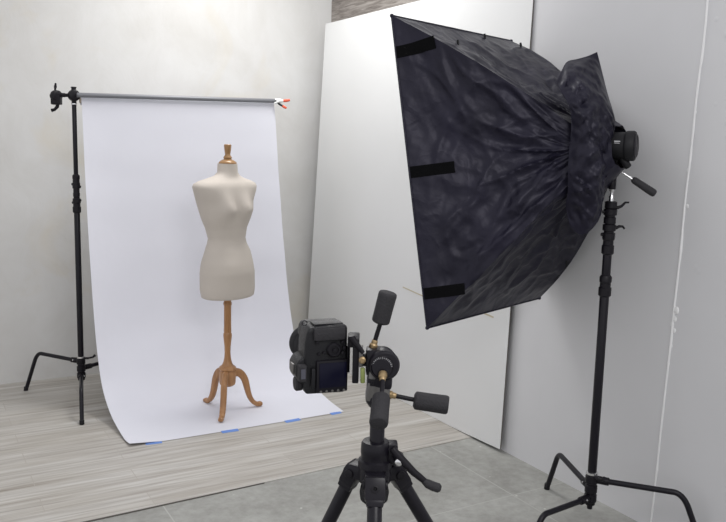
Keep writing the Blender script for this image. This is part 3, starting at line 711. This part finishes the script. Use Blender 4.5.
# three-way head
z0 = L(377, 402).z
mb = MB().lathe((0, 0, 0), [(.016, z0-.006), (.020, z0), (.0225, z0+.004), (.0225, z0+.014), (.020, z0+.018)], seg=36)
T('pan_base', mb, M['cast'])
mb = MB().box(L(377.5, 390, .004), (.040, .042, .040), Matrix.Rotation(.15, 3, 'Z'), .007); mb.box(L(370, 383, .002), (.018, .040, .062), Matrix.Rotation(.10, 3, 'Y'), .005)
T('pan_housing', mb, M['greysteel'], label='scuffed grey housing')
mb = MB().lathe(L(380, 362, .026), [(.025, -.002), (.030, .002), (.0305, .046), (.028, .050), (.0255, .052)], (0.12, -1, .05), 40)
mb.box(L(373, 360, .008), (.034, .040, .054), None, .007); mb.box(L(378, 379, .004), (.050, .044, .026), Matrix.Rotation(.05, 3, 'Y'), .006)
T('tilt_housing', mb, M['cast'])
mb = MB()
cen = L(380, 362, -.0275); 
for k in range(15):
    a = math.radians(10+k*11); q = cen+V((math.cos(a)*.0195, 0, math.sin(a)*.0195)); mb.box(q, (.0007, .0012, .004 if k % 2 else .0026), Matrix.Rotation(-a+PI/2, 3, 'Y'))
T('degree_scale', mb, M['label'], label='pale degree marks')
mb = MB().torus(cen+V((0, .001, 0)), (0.12, -1, .05), .0225, .0016, 36, 8); T('dial_ring', mb, M['black_metal'])
mb = MB().box(L(374, 376.5, -.0150), (.019, .002, .0035)); T('maker_marking', mb, M['label'], label='short pale marking')
# handles: brass ferrule, rod, ribbed rubber grip
def handle(a, b, g0, ge, r, ferr):
    a, b, g0, ge = map(V, (a, b, g0, ge)); d = (ge-g0).normalized(); Lg = (ge-g0).length
    h = T('handle', MB().cyl(a, b, .0046, 16), M['black_metal'])
    T('ferrule', MB().lathe(a, [(.0075, -.004), (.0085, -.001), (.0085, .006), (.0062, .009), (.0062, .014), (.005, .016)], (b-a).normalized(), 20), M['brass'], h, label='brass ferrule')
    rows = []; u_ = d.orthogonal().normalized(); w_ = d.cross(u_); SEG = 48
    for k, (zz, rr) in enumerate([(0, .62), (.03, .86), (.06, .97), (.10, 1), (.45, 1), (.455, 1), (.9, 1.03), (.96, 1.0), (.99, .92), (1, .84)]):
        rows.append([g0+d*Lg*zz+(u_*math.cos(2*PI*j/SEG)+w_*math.sin(2*PI*j/SEG))*r*rr*((.955 if (j % 8 == 0 and .09 < zz < .46) else 1)) for j in range(SEG)])
    T('grip', MB().grid(rows, close_u=True, caps=True), M['knob'], h)
handle(L(371.5, 347, .010), L(379, 322, .010), L(378.6, 322.5, .010), L(386.5, 291, .006), .0180, 0)
handle(L(387, 393, 0), L(413, 397, -.005), L(412, 397.3, -.005), L(446.5, 400.5, -.012), .0182, 0)
handle(L(381, 368, -.032), L(379.5, 382, -.075), L(379.2, 383, -.075), L(375.8, 399, -.140), .0172, 0)
# camera side plate: quick release clamp standing vertical
mb = MB().cyl(L(366, 360, .012), L(357, 360, .012), .013, 20, .002)
mb.box(L(354.5, 358, .012), (.013, .046, .094), None, .003); mb.box(L(352, 340, .012), (.022, .040, .024), None, .005)
T('plate_clamp', mb, M['black_metal'])
mb = MB().box(L(359.5, 355, .004), (.008, .040, .036), None, .002); T('clamp_jaw', mb, M['greysteel'], label='grey metal jaw')
T('clamp_knob', MB().lathe(L(361, 356, -.016), [(.0068, 0), (.0068, .007), (.004, .009)], (0, -1, 0), 16), M['brass'], label='brass knob')
T('spirit_level', MB().cyl(L(361.3, 364, -.018), L(361.3, 379, -.018), .0046, 14, .001), M['green'], label='green spirit level')
T('clamp_lever', MB().tube([L(356, 337, -.01), L(350, 334.5, -.015), L(362, 349, -.02)], [.006, .008, .004], 12), M['black_metal'])

# ------------------------------------------------------------------ camera, turned upright, clamped by its base plate at the right
yawc = math.radians(20)
cc_ = wm(tp) @ L(326.5, 358.5, -.004)
cb = thing('photo_camera', 'black digital camera turned upright on the tripod head, dark rear screen towards the viewer', 'camera', tuple(cc_), TRZ+yawc)
def K(name, mb, m_, parent=cb, **k): return obj(name, mb, m_, parent, local=True, **k)
# local: x to the camera's base plate, y along the lens, z towards the grip end; the rear face lies at y = 0
def body(outline, y0, y1, bev=.004):
    b2 = MB(); b2.prism([V((x, y0, z)) for x, z in outline], (0, y1-y0, 0)); bmesh.ops.recalc_face_normals(b2.bm, faces=b2.bm.faces)
    bmesh.ops.bevel(b2.bm, geom=[e for e in b2.bm.edges], offset=bev, segments=3, profile=.5, affect='EDGES'); return b2
out = [(.042, -.066), (.042, .063), (.037, .068), (-.034, .066), (-.041, .058), (-.046, .034), (-.047, -.060), (-.041, -.069), (.036, -.071)]
K('body_shell', body(out, 0.002, .052, .0045), M['cam_body'])
K('hand_grip', body([(.041, .034), (.041, .067), (-.034, .067), (-.040, .058), (-.042, .036)], .045, .078, .006), M['cam_body'])
K('prism_housing', body([(-.044, -.050), (-.044, .008), (-.056, .002), (-.063, -.010), (-.063, -.030), (-.056, -.043)], .004, .058, .004), M['cam_body'])
K('lens_mount', MB().lathe((-.004, .052, 0), [(.034, 0), (.0345, .004), (.033, .008)], (0, 1, 0), 44), M['chrome'])
ln = K('lens_barrel', MB().lathe((-.008, .056, .006), [(.032, 0), (.034, .003), (.035, .012), (.0335, .014), (.0355, .017), (.0355, .032), (.0345, .034), (.0365, .037), (.037, .054), (.0355, .056), (.0375, .059), (.0375, .068), (.0365, .07), (.033, .068)], (0, 1, 0), 52), M['black_matte'])
mb = MB()
for y in (.075, .079, .083, .087, .096, .100, .104, .108): mb.torus((-.008, y, .006), (0, 1, 0), .0356 if y < .09 else .0370, .0012, 48, 6)
K('focus_ribs', mb, M['knob'], ln)
K('front_glass', MB().lathe((-.008, .122, .006), [(.034, 0), (.02, .003), (.004, .004)], (0, 1, 0), 40), M['glass'], ln, label='dark lens glass')
# rear
mb = MB().box((.0095, .001, -.034), (.066, .010, .066), None, .004); sc_b = K('screen_bezel', mb, M['black_metal'])
K('screen', MB().box((.0105, -.0045, -.031), (.056, .002, .050), None, .0008), M['screen'], sc_b, label='dark glossy rear screen')
mb = MB().box((-.030, -.003, -.034), (.009, .008, .040), None, .003); K('screen_hinge', mb, M['cam_body'], sc_b)
mb = MB()
for k in range(5): mb.cyl((-.014+.012*k, .0, -.0635), (-.014+.012*k, -.0060, -.0635), .0026, 12, .0006)
K('button_row', mb, M['greysteel'], label='small grey buttons')
mb = MB().lathe((.013, .002, .019), [(.0145, 0), (.0145, -.006+.002), (.012, -.007), (.0085, -.007), (.0080, -.0045), (.004, -.0045), (.0035, -.0075), (.001, -.0078)], (0, 1, 0), 32); K('control_dial', mb, M['black_metal'])
for x, z, r in ((-.008, .014, .003), (-.018, .012, .0028), (.031, .012, .004), (.034, .022, .0035), (-.022, .036, .0032), (.030, .034, .0030)):
    K('button', MB().cyl((x, .002, z), (x, -.0035, z), r, 14, .0008), M['black_metal'])
mb = MB().box((.003, -.001, .052), (.066, .010, .026), None, .006); K('thumb_rest', mb, M['knob'])
mb = MB().box((-.053, -.004, -.022), (.016, .018, .034), None, .004); K('eyecup', mb, M['knob'])
K('eyepiece_glass', MB().box((-.053, -.0135, -.022), (.009, .001, .020)), M['glass'])
mb = MB().lathe((-.046, .028, -.052), [(.015, 0), (.0155, .010), (.013, .013)], (-1, 0, 0), 28); K('mode_dial', mb, M['knob'])
mb = MB().box((-.0635, .030, -.020), (.004, .022, .020), None, .001); K('hot_shoe', mb, M['greysteel'], label='grey metal flash shoe')
mb = MB().box((.005, .026, .0685), (.060, .030, .003), None, .001); K('side_door', mb, M['cam_body'])
mb = MB().box((.046, .026, -.004), (.007, .040, .056), None, .0015); K('mounting_plate', mb, M['black_metal'])
for a_, b_ in ((-.040, .0695),):
    K('strap_lug', MB().torus((a_, .028, b_), (0, 1, 0), .005, .0009, 20, 8), M['cast'])
